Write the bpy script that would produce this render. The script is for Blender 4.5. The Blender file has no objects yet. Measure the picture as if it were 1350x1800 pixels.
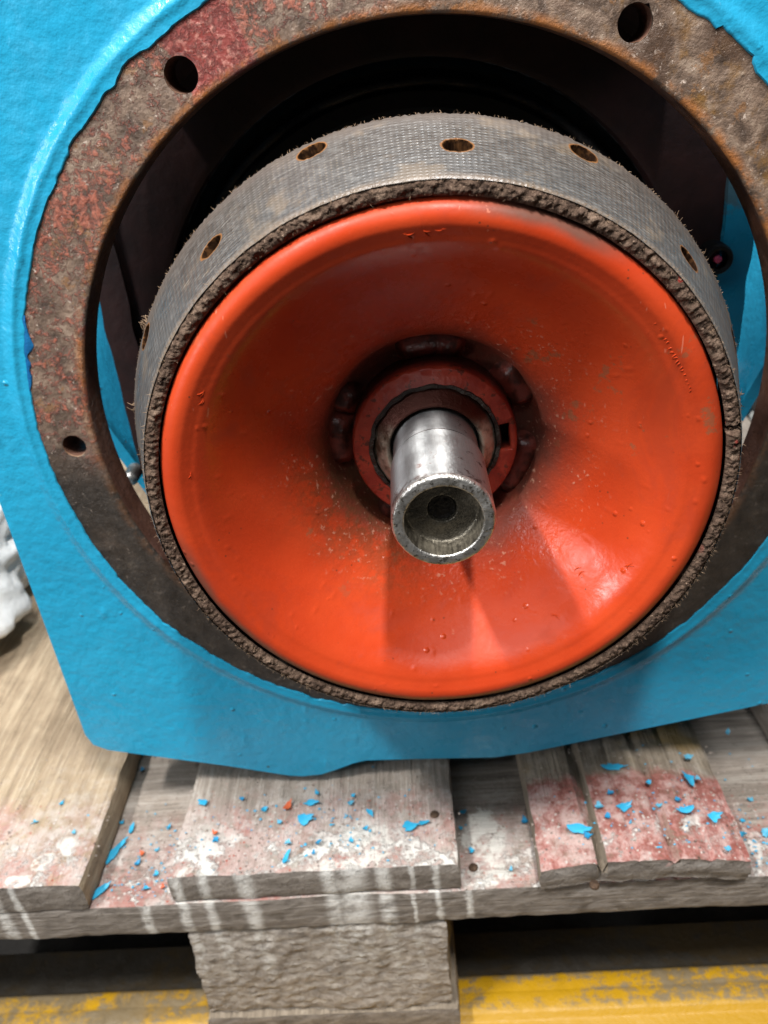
import bpy, math, random
import numpy as np
from mathutils import Vector, Matrix, noise as mn

S = bpy.context.scene
R = math.radians
# ---------------------------------------------------------------- camera
CX = (0.99671788, 0.0038093, -0.08086381)
CU = (0.06829912, 0.49667662, 0.86524423)
CF = (-0.04345913, 0.86792732, -0.49478629)
CC = (-0.009, -0.3867, 0.1647)
cd = bpy.data.cameras.new('camera')
cam = bpy.data.objects.new('camera', cd)
S.collection.objects.link(cam)
m = Matrix.Identity(4)
for i in range(3):
    m[i][0] = CX[i]; m[i][1] = CU[i]; m[i][2] = -CF[i]; m[i][3] = CC[i]
cam.matrix_world = m
cd.sensor_fit = 'VERTICAL'; cd.sensor_height = 36.0; cd.sensor_width = 27.0
cd.lens = 29.0
cd.clip_start = 0.01; cd.clip_end = 100
cd.dof.use_dof = True; cd.dof.focus_distance = 0.335; cd.dof.aperture_fstop = 12.0
S.camera = cam
# ---------------------------------------------------------------- light
W = bpy.data.worlds.new('World'); S.world = W; W.use_nodes = True
W.node_tree.nodes['Background'].inputs[0].default_value = (0.86, 0.93, 1.0, 1)
W.node_tree.nodes['Background'].inputs[1].default_value = 0.035
S.view_settings.view_transform = 'Standard'
S.view_settings.look = 'None'
S.view_settings.exposure = 0.0
S.view_settings.gamma = 1.0


def area_lamp(name, loc, target, sx, sy, power, col):
    ld = bpy.data.lights.new(name, 'AREA')
    ld.shape = 'RECTANGLE'; ld.size = sx; ld.size_y = sy
    ld.energy = power; ld.color = col
    o = bpy.data.objects.new(name, ld); S.collection.objects.link(o)
    o.location = loc
    d = Vector(target) - Vector(loc)
    z = -d.normalized()
    y = Vector((0, 1, 0)); x = y.cross(z).normalized(); y = z.cross(x)
    o.rotation_euler = Matrix((x, y, z)).transposed().to_euler()
    return o


area_lamp('ceiling_lamp', (0.18, -0.72, 1.78), (0, -0.05, -0.1), 0.09, 0.4, 48, (1.0, 0.97, 0.93))
area_lamp('ceiling_lamp', (-0.85, -0.68, 1.60), (0, -0.05, -0.1), 0.08, 0.3, 42, (1.0, 0.98, 0.95))
area_lamp('ceiling_lamp', (0.10, 0.42, 1.80), (0, 0.1, -0.1), 1.2, 0.25, 34, (0.96, 0.98, 1.0))
area_lamp('front_fill_light', (-0.60, -1.25, 1.75), (0, 0, -0.1), 2.4, 0.8, 17, (0.93, 0.97, 1.0))  # added soft fill from the front left, no real opening behind it
area_lamp('window_light', (-1.68, -1.00, 0.52), (0, 0, -0.05), 0.16, 0.32, 12, (0.97, 0.98, 1.0))


def un(px, py, ax, val):
    """point of the plane (axis ax = val) seen at a photograph position"""
    d = [CF[i] + CX[i] * (px - 675) / 1450 - CU[i] * (py - 900) / 1450 for i in range(3)]
    t = (val - CC[ax]) / d[ax]
    return Vector([CC[i] + t * d[i] for i in range(3)])


# ---------------------------------------------------------------- object helpers
def mesh_obj(name, verts, faces, mat, parent=None, smooth=40, mats=None, fmat=None):
    me = bpy.data.meshes.new(name)
    me.from_pydata([tuple(v) for v in verts], [], faces)
    me.validate()
    if mat: me.materials.append(mat)
    if mats:
        for q in mats: me.materials.append(q)
    if fmat:
        me.polygons.foreach_set('material_index', fmat)
    if smooth:
        me.polygons.foreach_set('use_smooth', [True] * len(me.polygons))
        me.set_sharp_from_angle(angle=R(smooth))
    me.update()
    o = bpy.data.objects.new(name, me); S.collection.objects.link(o)
    if parent: o.parent = parent
    return o


def empty(name, loc=(0, 0, 0)):
    o = bpy.data.objects.new(name, None); S.collection.objects.link(o)
    o.empty_display_size = 0.02
    o.location = loc
    return o


def tag(o, label=None, cat=None, group=None, kind=None):
    if label: o['label'] = label
    if cat: o['category'] = cat
    if group: o['group'] = group
    if kind: o['kind'] = kind
    return o


def n3(x, y, z, s, seed=0.0):
    return mn.noise(Vector((x * s + seed, y * s - seed * 1.7, z * s + seed * 0.6)))


def fb(x, y, z, s, seed=0.0, o=3):
    a = 0; w = 1
    for i in range(o):
        a += w * n3(x, y, z, s, seed + 7.3 * i); s *= 2.1; w *= 0.5
    return a


def lathe(prof, N, disp=None, closed=False, a0=0.0, a1=360.0):
    """surface of revolution about Y; prof = [(r, y)]; angles measured from +X to +Z"""
    full = abs(a1 - a0 - 360) < 1e-6
    M = N if full else N + 1
    V = []; F = []; P = len(prof)
    for i in range(M):
        t = R(a0 + (a1 - a0) * i / N); c, s = math.cos(t), math.sin(t)
        for j, (r, y) in enumerate(prof):
            if disp: r2, y2 = disp(t, j, r, y)
            else: r2, y2 = r, y
            V.append((r2 * c, y2, r2 * s))
    for i in range(N):
        k = (i + 1) % M
        for j in range(P if closed else P - 1):
            l = (j + 1) % P
            F.append((i * P + j, i * P + l, k * P + l, k * P + j))
    if closed and not full:
        F.append(tuple(range(P))); F.append(tuple(M * P - P + j for j in reversed(range(P))))
    return V, F


def dens(prof, step):
    out = [prof[0]]
    for a, b in zip(prof, prof[1:]):
        n = max(1, int(math.ceil(math.hypot(b[0] - a[0], b[1] - a[1]) / step)))
        for i in range(1, n + 1):
            out.append((a[0] + (b[0] - a[0]) * i / n, a[1] + (b[1] - a[1]) * i / n))
    return out


def sub_curve(pts, n):
    """Catmull-Rom through (r,y) points"""
    out = []
    P = [pts[0]] + list(pts) + [pts[-1]]
    for i in range(1, len(P) - 2):
        p0, p1, p2, p3 = P[i - 1], P[i], P[i + 1], P[i + 2]
        for k in range(n):
            t = k / n
            out.append(tuple(0.5 * (2 * p1[q] + (p2[q] - p0[q]) * t + (2 * p0[q] - 5 * p1[q] + 4 * p2[q] - p3[q]) * t * t
                             + (3 * p1[q] - p0[q] - 3 * p2[q] + p3[q]) * t ** 3) for q in (0, 1)))
    out.append(tuple(pts[-1]))
    return out


def box_lattice(x0, x1, y0, y1, z0, z1, step, disp=None):
    """closed box with gridded faces and shared corner vertices; disp(x,y,z,u,v,w)->xyz"""
    nx = max(1, round((x1 - x0) / step)); ny = max(1, round((y1 - y0) / step)); nz = max(2, round((z1 - z0) / step))
    idx = {}; V = []; F = []

    def g(i, j, k):
        key = (i, j, k)
        if key not in idx:
            u, v, w = i / nx, j / ny, k / nz
            p = (x0 + (x1 - x0) * u, y0 + (y1 - y0) * v, z0 + (z1 - z0) * w)
            if disp: p = disp(*p, u, v, w)
            idx[key] = len(V); V.append(p)
        return idx[key]
    for k, flip in ((0, True), (nz, False)):
        for i in range(nx):
            for j in range(ny):
                q = (g(i, j, k), g(i + 1, j, k), g(i + 1, j + 1, k), g(i, j + 1, k))
                F.append(q[::-1] if flip else q)
    for j, flip in ((0, False), (ny, True)):
        for i in range(nx):
            for k in range(nz):
                q = (g(i, j, k), g(i + 1, j, k), g(i + 1, j, k + 1), g(i, j, k + 1))
                F.append(q[::-1] if flip else q)
    for i, flip in ((0, True), (nx, False)):
        for j in range(ny):
            for k in range(nz):
                q = (g(i, j, k), g(i, j + 1, k), g(i, j + 1, k + 1), g(i, j, k + 1))
                F.append(q[::-1] if flip else q)
    return V, F


# ---------------------------------------------------------------- material helpers
class NT:
    def __init__(s, name):
        s.m = bpy.data.materials.new(name); s.m.use_nodes = True
        s.t = s.m.node_tree; s.n = s.t.nodes; s.l = s.t.links
        s.b = s.n['Principled BSDF']
        s.co = s.n.new('ShaderNodeTexCoord').outputs['Object']
        sp = s.n.new('ShaderNodeSeparateXYZ'); s.l.new(s.co, sp.inputs[0])
        s.x, s.y, s.z = sp.outputs
        s._r = s._a = None

    def put(s, sock, v):
        if hasattr(v, 'is_output'): s.l.new(v, sock)
        elif isinstance(v, (tuple, list)):
            sock.default_value = tuple(v) + (1,) if len(sock.default_value) == 4 and len(v) == 3 else v
        else:
            sock.default_value = v

    def math(s, op, a, b=0.0, c=0.0, clamp=False):
        n = s.n.new('ShaderNodeMath'); n.operation = op; n.use_clamp = clamp
        s.put(n.inputs[0], a); s.put(n.inputs[1], b); s.put(n.inputs[2], c)
        return n.outputs[0]

    def add(s, a, b): return s.math('ADD', a, b)
    def sub(s, a, b): return s.math('SUBTRACT', a, b)
    def mul(s, a, b): return s.math('MULTIPLY', a, b)
    def mx(s, a, b): return s.math('MAXIMUM', a, b)
    def mi(s, a, b): return s.math('MINIMUM', a, b)

    def step(s, v, a, b, lo=0.0, hi=1.0):
        n = s.n.new('ShaderNodeMapRange'); n.interpolation_type = 'SMOOTHSTEP'
        s.put(n.inputs[0], v); s.put(n.inputs[1], a); s.put(n.inputs[2], b); s.put(n.inputs[3], lo); s.put(n.inputs[4], hi)
        return n.outputs[0]

    def rad(s):
        if s._r is None:
            s._r = s.math('SQRT', s.add(s.mul(s.x, s.x), s.mul(s.z, s.z)))
        return s._r

    def ang(s):
        """degrees -180..180 about Y, from +X to +Z"""
        if s._a is None:
            s._a = s.mul(s.math('ARCTAN2', s.z, s.x), 57.29578)
        return s._a

    def comb(s, x, y, z):
        n = s.n.new('ShaderNodeCombineXYZ'); s.put(n.inputs[0], x); s.put(n.inputs[1], y); s.put(n.inputs[2], z)
        return n.outputs[0]

    def scaled(s, sc, off=(0, 0, 0), vec=None):
        n = s.n.new('ShaderNodeMapping'); s.l.new(vec or s.co, n.inputs[0])
        n.inputs['Scale'].default_value = sc; n.inputs['Location'].default_value = off
        return n.outputs[0]

    def noise(s, scale, detail=3.0, rough=0.55, vec=None, dist=0.0, off=None):
        n = s.n.new('ShaderNodeTexNoise')
        v = vec or s.co
        if off is not None: v = s.scaled((1, 1, 1), off, v)
        s.l.new(v, n.inputs['Vector'])
        n.inputs['Scale'].default_value = scale; n.inputs['Detail'].default_value = detail
        n.inputs['Roughness'].default_value = rough; n.inputs['Distortion'].default_value = dist
        return n.outputs[0]

    def voro(s, scale, feature='F1', vec=None, rnd=1.0):
        n = s.n.new('ShaderNodeTexVoronoi'); n.feature = feature
        s.l.new(vec or s.co, n.inputs['Vector']); n.inputs['Scale'].default_value = scale
        n.inputs['Randomness'].default_value = rnd
        return n.outputs[0]

    def wave(s, scale, dist=2.0, vec=None, axis='X', detail=2.0, dscale=1.0):
        n = s.n.new('ShaderNodeTexWave'); n.bands_direction = axis
        s.l.new(vec or s.co, n.inputs['Vector'])
        n.inputs['Scale'].default_value = scale; n.inputs['Distortion'].default_value = dist
        n.inputs['Detail'].default_value = detail; n.inputs['Detail Scale'].default_value = dscale
        return n.outputs[1]

    def mix(s, f, a, b):
        n = s.n.new('ShaderNodeMix'); n.data_type = 'RGBA'
        s.put(n.inputs[0], f); s.put(n.inputs[6], a); s.put(n.inputs[7], b)
        return n.outputs[2]

    def ramp(s, f, stops):
        n = s.n.new('ShaderNodeValToRGB'); s.l.new(f, n.inputs[0])
        e = n.color_ramp.elements
        while len(e) < len(stops): e.new(0.5)
        for q, (p, c) in zip(e, stops):
            q.position = p; q.color = tuple(c) + (1,)
        return n.outputs[0]

    def bump(s, h, dist, prev=None, strength=1.0):
        n = s.n.new('ShaderNodeBump'); n.inputs['Distance'].default_value = dist
        n.inputs['Strength'].default_value = strength
        s.l.new(h, n.inputs['Height'])
        if prev is not None: s.l.new(prev, n.inputs['Normal'])
        return n.outputs[0]

    def done(s, col, rough=0.5, metal=0.0, normal=None, coat=0.0, spec=0.5, coat_rough=0.1):
        b = s.b
        s.put(b.inputs['Base Color'], col); s.put(b.inputs['Roughness'], rough); s.put(b.inputs['Metallic'], metal)
        s.put(b.inputs['Coat Weight'], coat); b.inputs['Coat Roughness'].default_value = coat_rough
        s.put(b.inputs['Specular IOR Level'], spec)
        if normal is not None: s.l.new(normal, b.inputs['Normal'])
        return s.m


def mat_blue(name='blue_paint', worn=0.0):
    t = NT(name)
    fine = t.noise(170, 3, .55); mid = t.noise(45, 3, .5)
    blob = t.voro(95); spots = t.step(blob, .02, .20, 1, 0)
    pick = t.step(t.noise(60, 1), .56, .66)
    bl = t.mul(spots, pick)
    nb = t.bump(fine, .0007); nb = t.bump(mid, .0009, nb); nb = t.bump(bl, .0009, nb)
    tone = t.noise(9, 4, .6)
    col = t.mix(t.step(tone, .35, .68), (.016, .295, .495), (.021, .33, .54))
    dust = t.mul(t.step(t.noise(260, 4, .7), .66, .74), t.step(t.noise(20, 2), .42, .6))
    col = t.mix(t.mul(dust, .35), col, (.25, .45, .52))
    speck = t.step(t.voro(38), .028, .045, 1, 0)
    col = t.mix(t.mul(speck, t.step(t.noise(14, 1), .58, .64)), col, (.03, .06, .07))
    if worn:
        w = t.step(t.noise(30, 5, .65), .52, .60)
        col = t.mix(t.mul(w, worn), col, (.10, .13, .13))
    rg = t.step(t.noise(80, 2), .3, .7, .24, .42)
    return t.done(col, rg, normal=nb, spec=.5)


def mat_rust():
    t = NT('rusted_iron')
    a = t.ang()
    big = t.noise(22, 5, .62); med = t.noise(75, 5, .68, dist=.6); fine = t.noise(330, 4, .7)
    flake = t.noise(190, 6, .80, dist=.3)
    base = t.ramp(med, [(.25, (.028, .019, .015)), (.42, (.10, .068, .050)), (.55, (.20, .135, .096)), (.72, (.36, .275, .205))])
    # flaking red oxide primer, strongest on the left half
    left = t.step(t.x, .02, -.10)
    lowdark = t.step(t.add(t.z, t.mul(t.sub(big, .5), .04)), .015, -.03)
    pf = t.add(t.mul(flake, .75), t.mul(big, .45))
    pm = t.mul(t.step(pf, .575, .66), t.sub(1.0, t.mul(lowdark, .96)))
    prim = t.mul(pm, t.step(t.add(left, t.mul(t.noise(12, 2, off=(9, 1, 1)), .8)), .45, .75))
    col = t.mix(t.mul(prim, .9), base, t.mix(t.step(fine, .35, .65), (.14, .040, .027), (.42, .135, .085)))
    och = t.mul(t.step(t.noise(64, 5, .75, off=(4, 4, 1)), .57, .63), t.sub(1.0, lowdark))
    col = t.mix(t.mul(och, .7), col, (.24, .115, .045))
    # yellow brown rust top right
    tr = t.mul(t.step(t.x, .0, .10), t.step(t.z, .03, .09))
    col = t.mix(t.mul(tr, t.step(t.noise(48, 5, .7, off=(3, 1, 2)), .50, .66)), col, (.20, .105, .035))
    col = t.mix(t.mul(t.step(t.noise(28, 4, .6, off=(1, 5, 2)), .48, .6), t.mul(tr, .8)), col, (.085, .05, .033))
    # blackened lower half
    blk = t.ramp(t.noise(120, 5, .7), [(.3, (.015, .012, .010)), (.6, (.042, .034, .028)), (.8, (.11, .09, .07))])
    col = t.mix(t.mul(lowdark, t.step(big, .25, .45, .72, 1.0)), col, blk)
    # pale mineral speckles
    sp = t.mul(t.step(t.noise(260, 5, .75, off=(1, 2, 3)), .585, .65), t.step(t.noise(60, 3), .38, .58))
    col = t.mix(t.mul(sp, t.step(t.z, -.06, .04, .15, .95)), col, (.52, .42, .35))
    # rectangular primer patch upper left
    patch = t.mul(t.step(t.add(a, t.mul(fine, .8)), 111.6, 112.1), t.step(t.add(a, t.mul(med, 4.0)), 123.2, 122.4))
    col = t.mix(patch, col, t.mix(t.step(fine, .48, .66), (.24, .042, .033), (.46, .19, .15)))
    # orange bright rust along the bore edge and the bolt holes
    edge = t.mul(t.step(t.rad(), .1785, .1735), t.step(t.noise(60, 4, .7, off=(2, 2, 0)), .40, .56))
    col = t.mix(t.mul(edge, t.step(t.z, -.02, .06, .15, .95)), col, t.mix(fine, (.26, .075, .016), (.50, .21, .065)))
    # bore wall: even brown
    wall = t.step(t.y, .0012, .0022)
    col = t.mix(t.mul(wall, .85), col, t.mix(med, (.055, .026, .018), (.12, .05, .034)))
    h = t.add(t.mul(med, .3), t.mul(prim, .35))
    nb = t.bump(h, .0007); nb = t.bump(flake, .0005, nb); nb = t.bump(fine, .0006, nb)
    rg = t.step(med, .3, .7, .32, .62)
    return t.done(col, rg, normal=nb, spec=.5)


def mat_red():
    t = NT('red_enamel')
    r = t.rad(); a = t.ang()
    tone = t.noise(18, 4, .55)
    col = t.mix(t.step(tone, .35, .65), (.42, .039, .010), (.48, .052, .014))
    fine = t.noise(420, 3, .6)
    # grime ringing the hub, heavier lower left
    nz = t.noise(40, 5, .65)
    hubd = t.step(t.add(r, t.mul(t.sub(nz, .5), .020)), .062, .047)
    col = t.mix(t.mul(hubd, .86), col, (.075, .030, .020))
    ll = t.mul(t.step(t.add(r, t.mul(t.sub(nz, .5), .03)), .086, .052), t.mul(t.step(t.x, .01, -.035), t.step(t.z, .035, -.02)))
    col = t.mix(t.mul(ll, t.step(t.noise(160, 4, .7), .40, .58, .15, .75)), col, (.10, .045, .02))
    rr = t.mul(t.step(t.add(r, t.mul(t.sub(nz, .5), .02)), .072, .056), t.mul(t.step(t.x, .0, .03), t.step(t.z, .05, .0)))
    col = t.mix(t.mul(rr, .45), col, (.13, .06, .045))
    # dull dirt streaks on the rim, bottom left and top right
    rim = t.step(t.add(r, t.mul(t.sub(nz, .5), .006)), .1085, .1135)
    where = t.mx(t.mul(t.step(t.x, .03, -.05), t.step(t.z, .0, -.04)), t.mul(t.step(t.x, .0, .035), t.step(t.z, .085, .10)))
    low = t.step(t.z, -.055, -.085)
    col = t.mix(t.mul(rim, t.mx(t.mul(where, .85), t.mul(low, .8))), col, (.085, .055, .04))
    sc = t.mul(t.step(t.noise(55, 5, .7, off=(4, 0, 1)), .60, .66), t.step(t.noise(9, 2), .5, .6))
    col = t.mix(t.mul(sc, .55), col, (.16, .10, .05))
    pits = t.mul(t.step(t.voro(210), .06, .12, 1, 0), t.step(t.noise(45, 3), .54, .62))
    col = t.mix(t.mul(pits, .8), col, (.10, .03, .015))
    dustm = t.mul(t.step(fine, .60, .68), t.mul(t.step(t.noise(50, 4), .44, .58), t.step(r, .085, .06)))
    col = t.mix(t.mul(dustm, .5), col, (.62, .35, .24))
    smd = t.mul(t.step(t.noise(13, 5, .7, dist=1.5, off=(6, 2, 3)), .52, .66), .30)
    col = t.mix(smd, col, (.27, .032, .014))
    scr = t.mul(t.step(t.noise(6, 2, .5, vec=t.scaled((90, 90, 5))), .70, .74), t.step(t.noise(16, 2), .52, .6))
    col = t.mix(t.mul(scr, .5), col, (.62, .22, .14))
    bl = t.step(t.voro(120), .03, .2, 1, 0)
    nb = t.bump(t.noise(330, 2, .5), .00009)
    nb = t.bump(t.noise(70, 2, .5), .00012, nb); nb = t.bump(t.mul(bl, t.step(t.noise(40, 2), .56, .62)), .0004, nb)
    nb = t.bump(t.mul(fine, t.step(r, .085, .055)), .0005, nb)
    rg = t.add(t.add(t.step(t.noise(60, 4, .7), .3, .7, .19, .33), t.mul(smd, .4)), t.mul(t.mx(hubd, t.mul(rim, .6)), .28))
    return t.done(col, rg, normal=nb, spec=.27)


def mat_hubred():
    t = NT('red_hub_paint')
    nz = t.noise(90, 5, .65)
    col = t.mix(t.step(nz, .4, .62), (.20, .021, .012), (.28, .034, .017))
    col = t.mix(t.mul(t.step(t.noise(180, 4, .7), .55, .63), .8), col, (.03, .015, .01))
    col = t.mix(t.mul(t.step(t.y, -.0375, -.030), .9), col, (.035, .014, .009))
    nb = t.bump(t.noise(200, 3), .0006)
    return t.done(col, .38, normal=nb)


def mat_weld():
    t = NT('painted_weld')
    nz = t.noise(110, 4, .6)
    col = t.mix(t.step(nz, .38, .6), (.05, .016, .011), (.21, .044, .030))
    return t.done(col, .30, normal=t.bump(t.noise(190, 3), .0009))


def mat_lining():
    t = NT('woven_friction_fabric')
    a = t.ang(); y = t.y; z = t.z
    # thread lattice: rows run round the band, stitches across it
    rows = t.math('SINE', t.mul(y, 2 * math.pi / .0021))
    st = t.math('SINE', t.add(t.mul(a, 6.2), t.mul(rows, .6)))
    lat = t.mul(t.math('MULTIPLY_ADD', rows, .5, .5), t.math('MULTIPLY_ADD', st, .5, .5))
    pol = t.noise(14, 4, .6); nz = t.noise(60, 5, .65)
    streak = t.noise(40, 5, .68, vec=t.comb(t.mul(a, .010), t.mul(y, 14.0), 0.0))
    col = t.ramp(streak, [(.28, (.026, .021, .017)), (.5, (.070, .060, .053)), (.72, (.15, .140, .130))])
    col = t.mix(t.mul(t.step(lat, .45, .9), t.step(nz, .42, .66, .0, .30)), col, (.27, .205, .14))
    col = t.mix(t.mul(t.step(rows, -.2, -.9), .22), col, (.05, .042, .036))
    back = t.step(t.add(y, t.mul(t.sub(nz, .5), .012)), -.048, -.036)
    col = t.mix(t.mul(back, .7), col, (.065, .042, .028))
    fr = t.step(t.add(y, t.mul(t.sub(nz, .5), .006)), -.0805, -.0845)
    col = t.mix(t.mul(fr, .35), col, (.26, .18, .12))
    patch = t.mul(t.step(t.noise(30, 4, .7, off=(5, 2, 1)), .53, .64), .5)
    col = t.mix(patch, col, (.16, .115, .075))
    at = t.n.new('ShaderNodeAttribute'); at.attribute_name = 'hole'
    hf = at.outputs['Fac']
    col = t.mix(t.step(hf, .04, .18), col, (.17, .075, .026))
    col = t.mix(t.mul(t.step(hf, .24, .44), t.step(t.noise(300, 3), .35, .55, .85, 1.0)), col, (.010, .005, .003))  # hole interior coloured near black, shade of the recess put into the colour
    nb = t.bump(lat, .00014); nb = t.bump(nz, .0003, nb)
    rg = t.step(pol, .3, .65, .20, .36)
    rg = t.add(rg, t.mul(t.mx(back, hf), .4))
    return t.done(col, rg, normal=nb, spec=t.mul(t.sub(1.0, t.math('MULTIPLY', hf, 3.0, clamp=True)), .6))


def mat_fuzz():
    t = NT('frayed_cord_fibre')
    nz = t.noise(160, 5, .7); f = t.noise(600, 3, .7)
    col = t.ramp(nz, [(.28, (.024, .015, .011)), (.5, (.090, .057, .040)), (.72, (.20, .138, .10))])
    col = t.mix(t.step(f, .58, .7), col, (.26, .18, .13))
    rr = t.mul(t.step(t.noise(70, 2, .5, off=(1, 1, 6)), .66, .69), t.mul(t.step(t.x, .03, .07), t.step(t.z, -.05, .0)))
    col = t.mix(rr, col, (.33, .04, .03))
    return t.done(col, .9, normal=t.bump(t.noise(420, 4, .7), .0016), spec=.2)


def mat_fibre():
    t = NT('loose_fibre')
    return t.done(t.mix(t.noise(30), (.10, .06, .04), (.36, .25, .16)), .9, spec=.2)


def mat_steel(name='turned_steel', kind=0):
    t = NT(name)
    ring = t.noise(60, 4, .6, vec=t.comb(t.mul(t.ang(), .002), t.mul(t.y, 40.0), 0.0))
    fac = t.noise(60, 4, .6, vec=t.comb(t.mul(t.rad(), 40.0), t.mul(t.ang(), .003), 0.0))
    nz = t.noise(70, 5, .65); fine = t.noise(500, 3, .7)
    col = t.mix(ring, (.32, .335, .34), (.60, .61, .61))
    st = t.mul(t.step(t.noise(50, 5, .7, vec=t.comb(t.mul(t.ang(), .02), t.mul(t.y, 1.2), 0.0)), .54, .66), .55)
    col = t.mix(st, col, (.17, .13, .11))
    rustm = t.mul(t.step(t.noise(150, 5, .7), .58, .66), t.step(t.noise(35, 2), .48, .6))
    col = t.mix(t.mul(rustm, .8), col, (.12, .04, .022))
    if kind == 0:
        gro = t.mul(t.step(t.y, -.0659, -.0653), t.step(t.y, -.0634, -.0640))
        col = t.mix(t.mul(gro, .9), col, (.03, .022, .02))
        col = t.mix(t.mul(t.step(t.y, -.0640, -.0630), .45), col, (.16, .15, .15))
        tip = t.mul(t.step(t.add(t.y, t.mul(t.sub(nz, .5), .012)), -.1020, -.1050), t.step(t.noise(120, 4, .7), .48, .58))
        col = t.mix(t.mul(tip, .75), col, (.10, .045, .03))
        lines = t.step(t.noise(60, 2, .5, vec=t.comb(t.mul(t.ang(), .10), t.mul(t.y, .6), 0.0)), .62, .70)
        col = t.mix(t.mul(lines, .5), col, (.78, .78, .77))  # pale lengthwise lines painted in like lamp reflections along the shaft
    if kind == 1:
        col = t.mix(t.step(t.noise(90, 4, .7), .38, .62), (.30, .285, .26), (.58, .565, .54))
        col = t.mix(t.mul(t.step(fine, .57, .64), .8), col, (.07, .06, .045))
    if kind == 2:
        col = t.mix(t.step(t.add(t.mul(fac, .6), t.mul(nz, .5)), .4, .7), (.050, .043, .033), (.22, .195, .15))
    if kind == 3:
        col = t.mix(t.step(t.noise(60, 4, .7), .40, .62), (.085, .055, .035), (.50, .44, .35))
        col = t.mix(t.step(t.z, .006, .016), col, (.075, .022, .014))
    h = t.add(t.mul(ring, .5), t.mul(fine, .5))
    if kind >= 1: h = t.add(t.mul(nz, .8), t.mul(fine, .8))
    nb = t.bump(h, .00022 if kind == 0 else .0006)
    rg = t.add(t.step(nz, .3, .7, *((.34, .46) if kind in (0, 3) else (.30, .46))), t.mul(rustm, .25))
    if kind in (0, 3):
        tg = t.n.new('ShaderNodeTangent'); tg.direction_type = 'RADIAL'; tg.axis = 'Y'
        t.l.new(tg.outputs[0], t.b.inputs['Tangent'])
        t.b.inputs['Anisotropic'].default_value = .95; t.b.inputs['Anisotropic Rotation'].default_value = .25
    return t.done(col, rg, (.9 if kind < 2 else .6), normal=nb)


def mat_flat(name, c0, c1, rough=.6, scale=40, bump=.0006, spec=.4, metal=0.0):
    t = NT(name)
    nz = t.noise(scale, 5, .65)
    return t.done(t.mix(t.step(nz, .3, .7), c0, c1), rough, metal, normal=t.bump(t.noise(scale * 4, 4, .6), bump), spec=spec)


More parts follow.
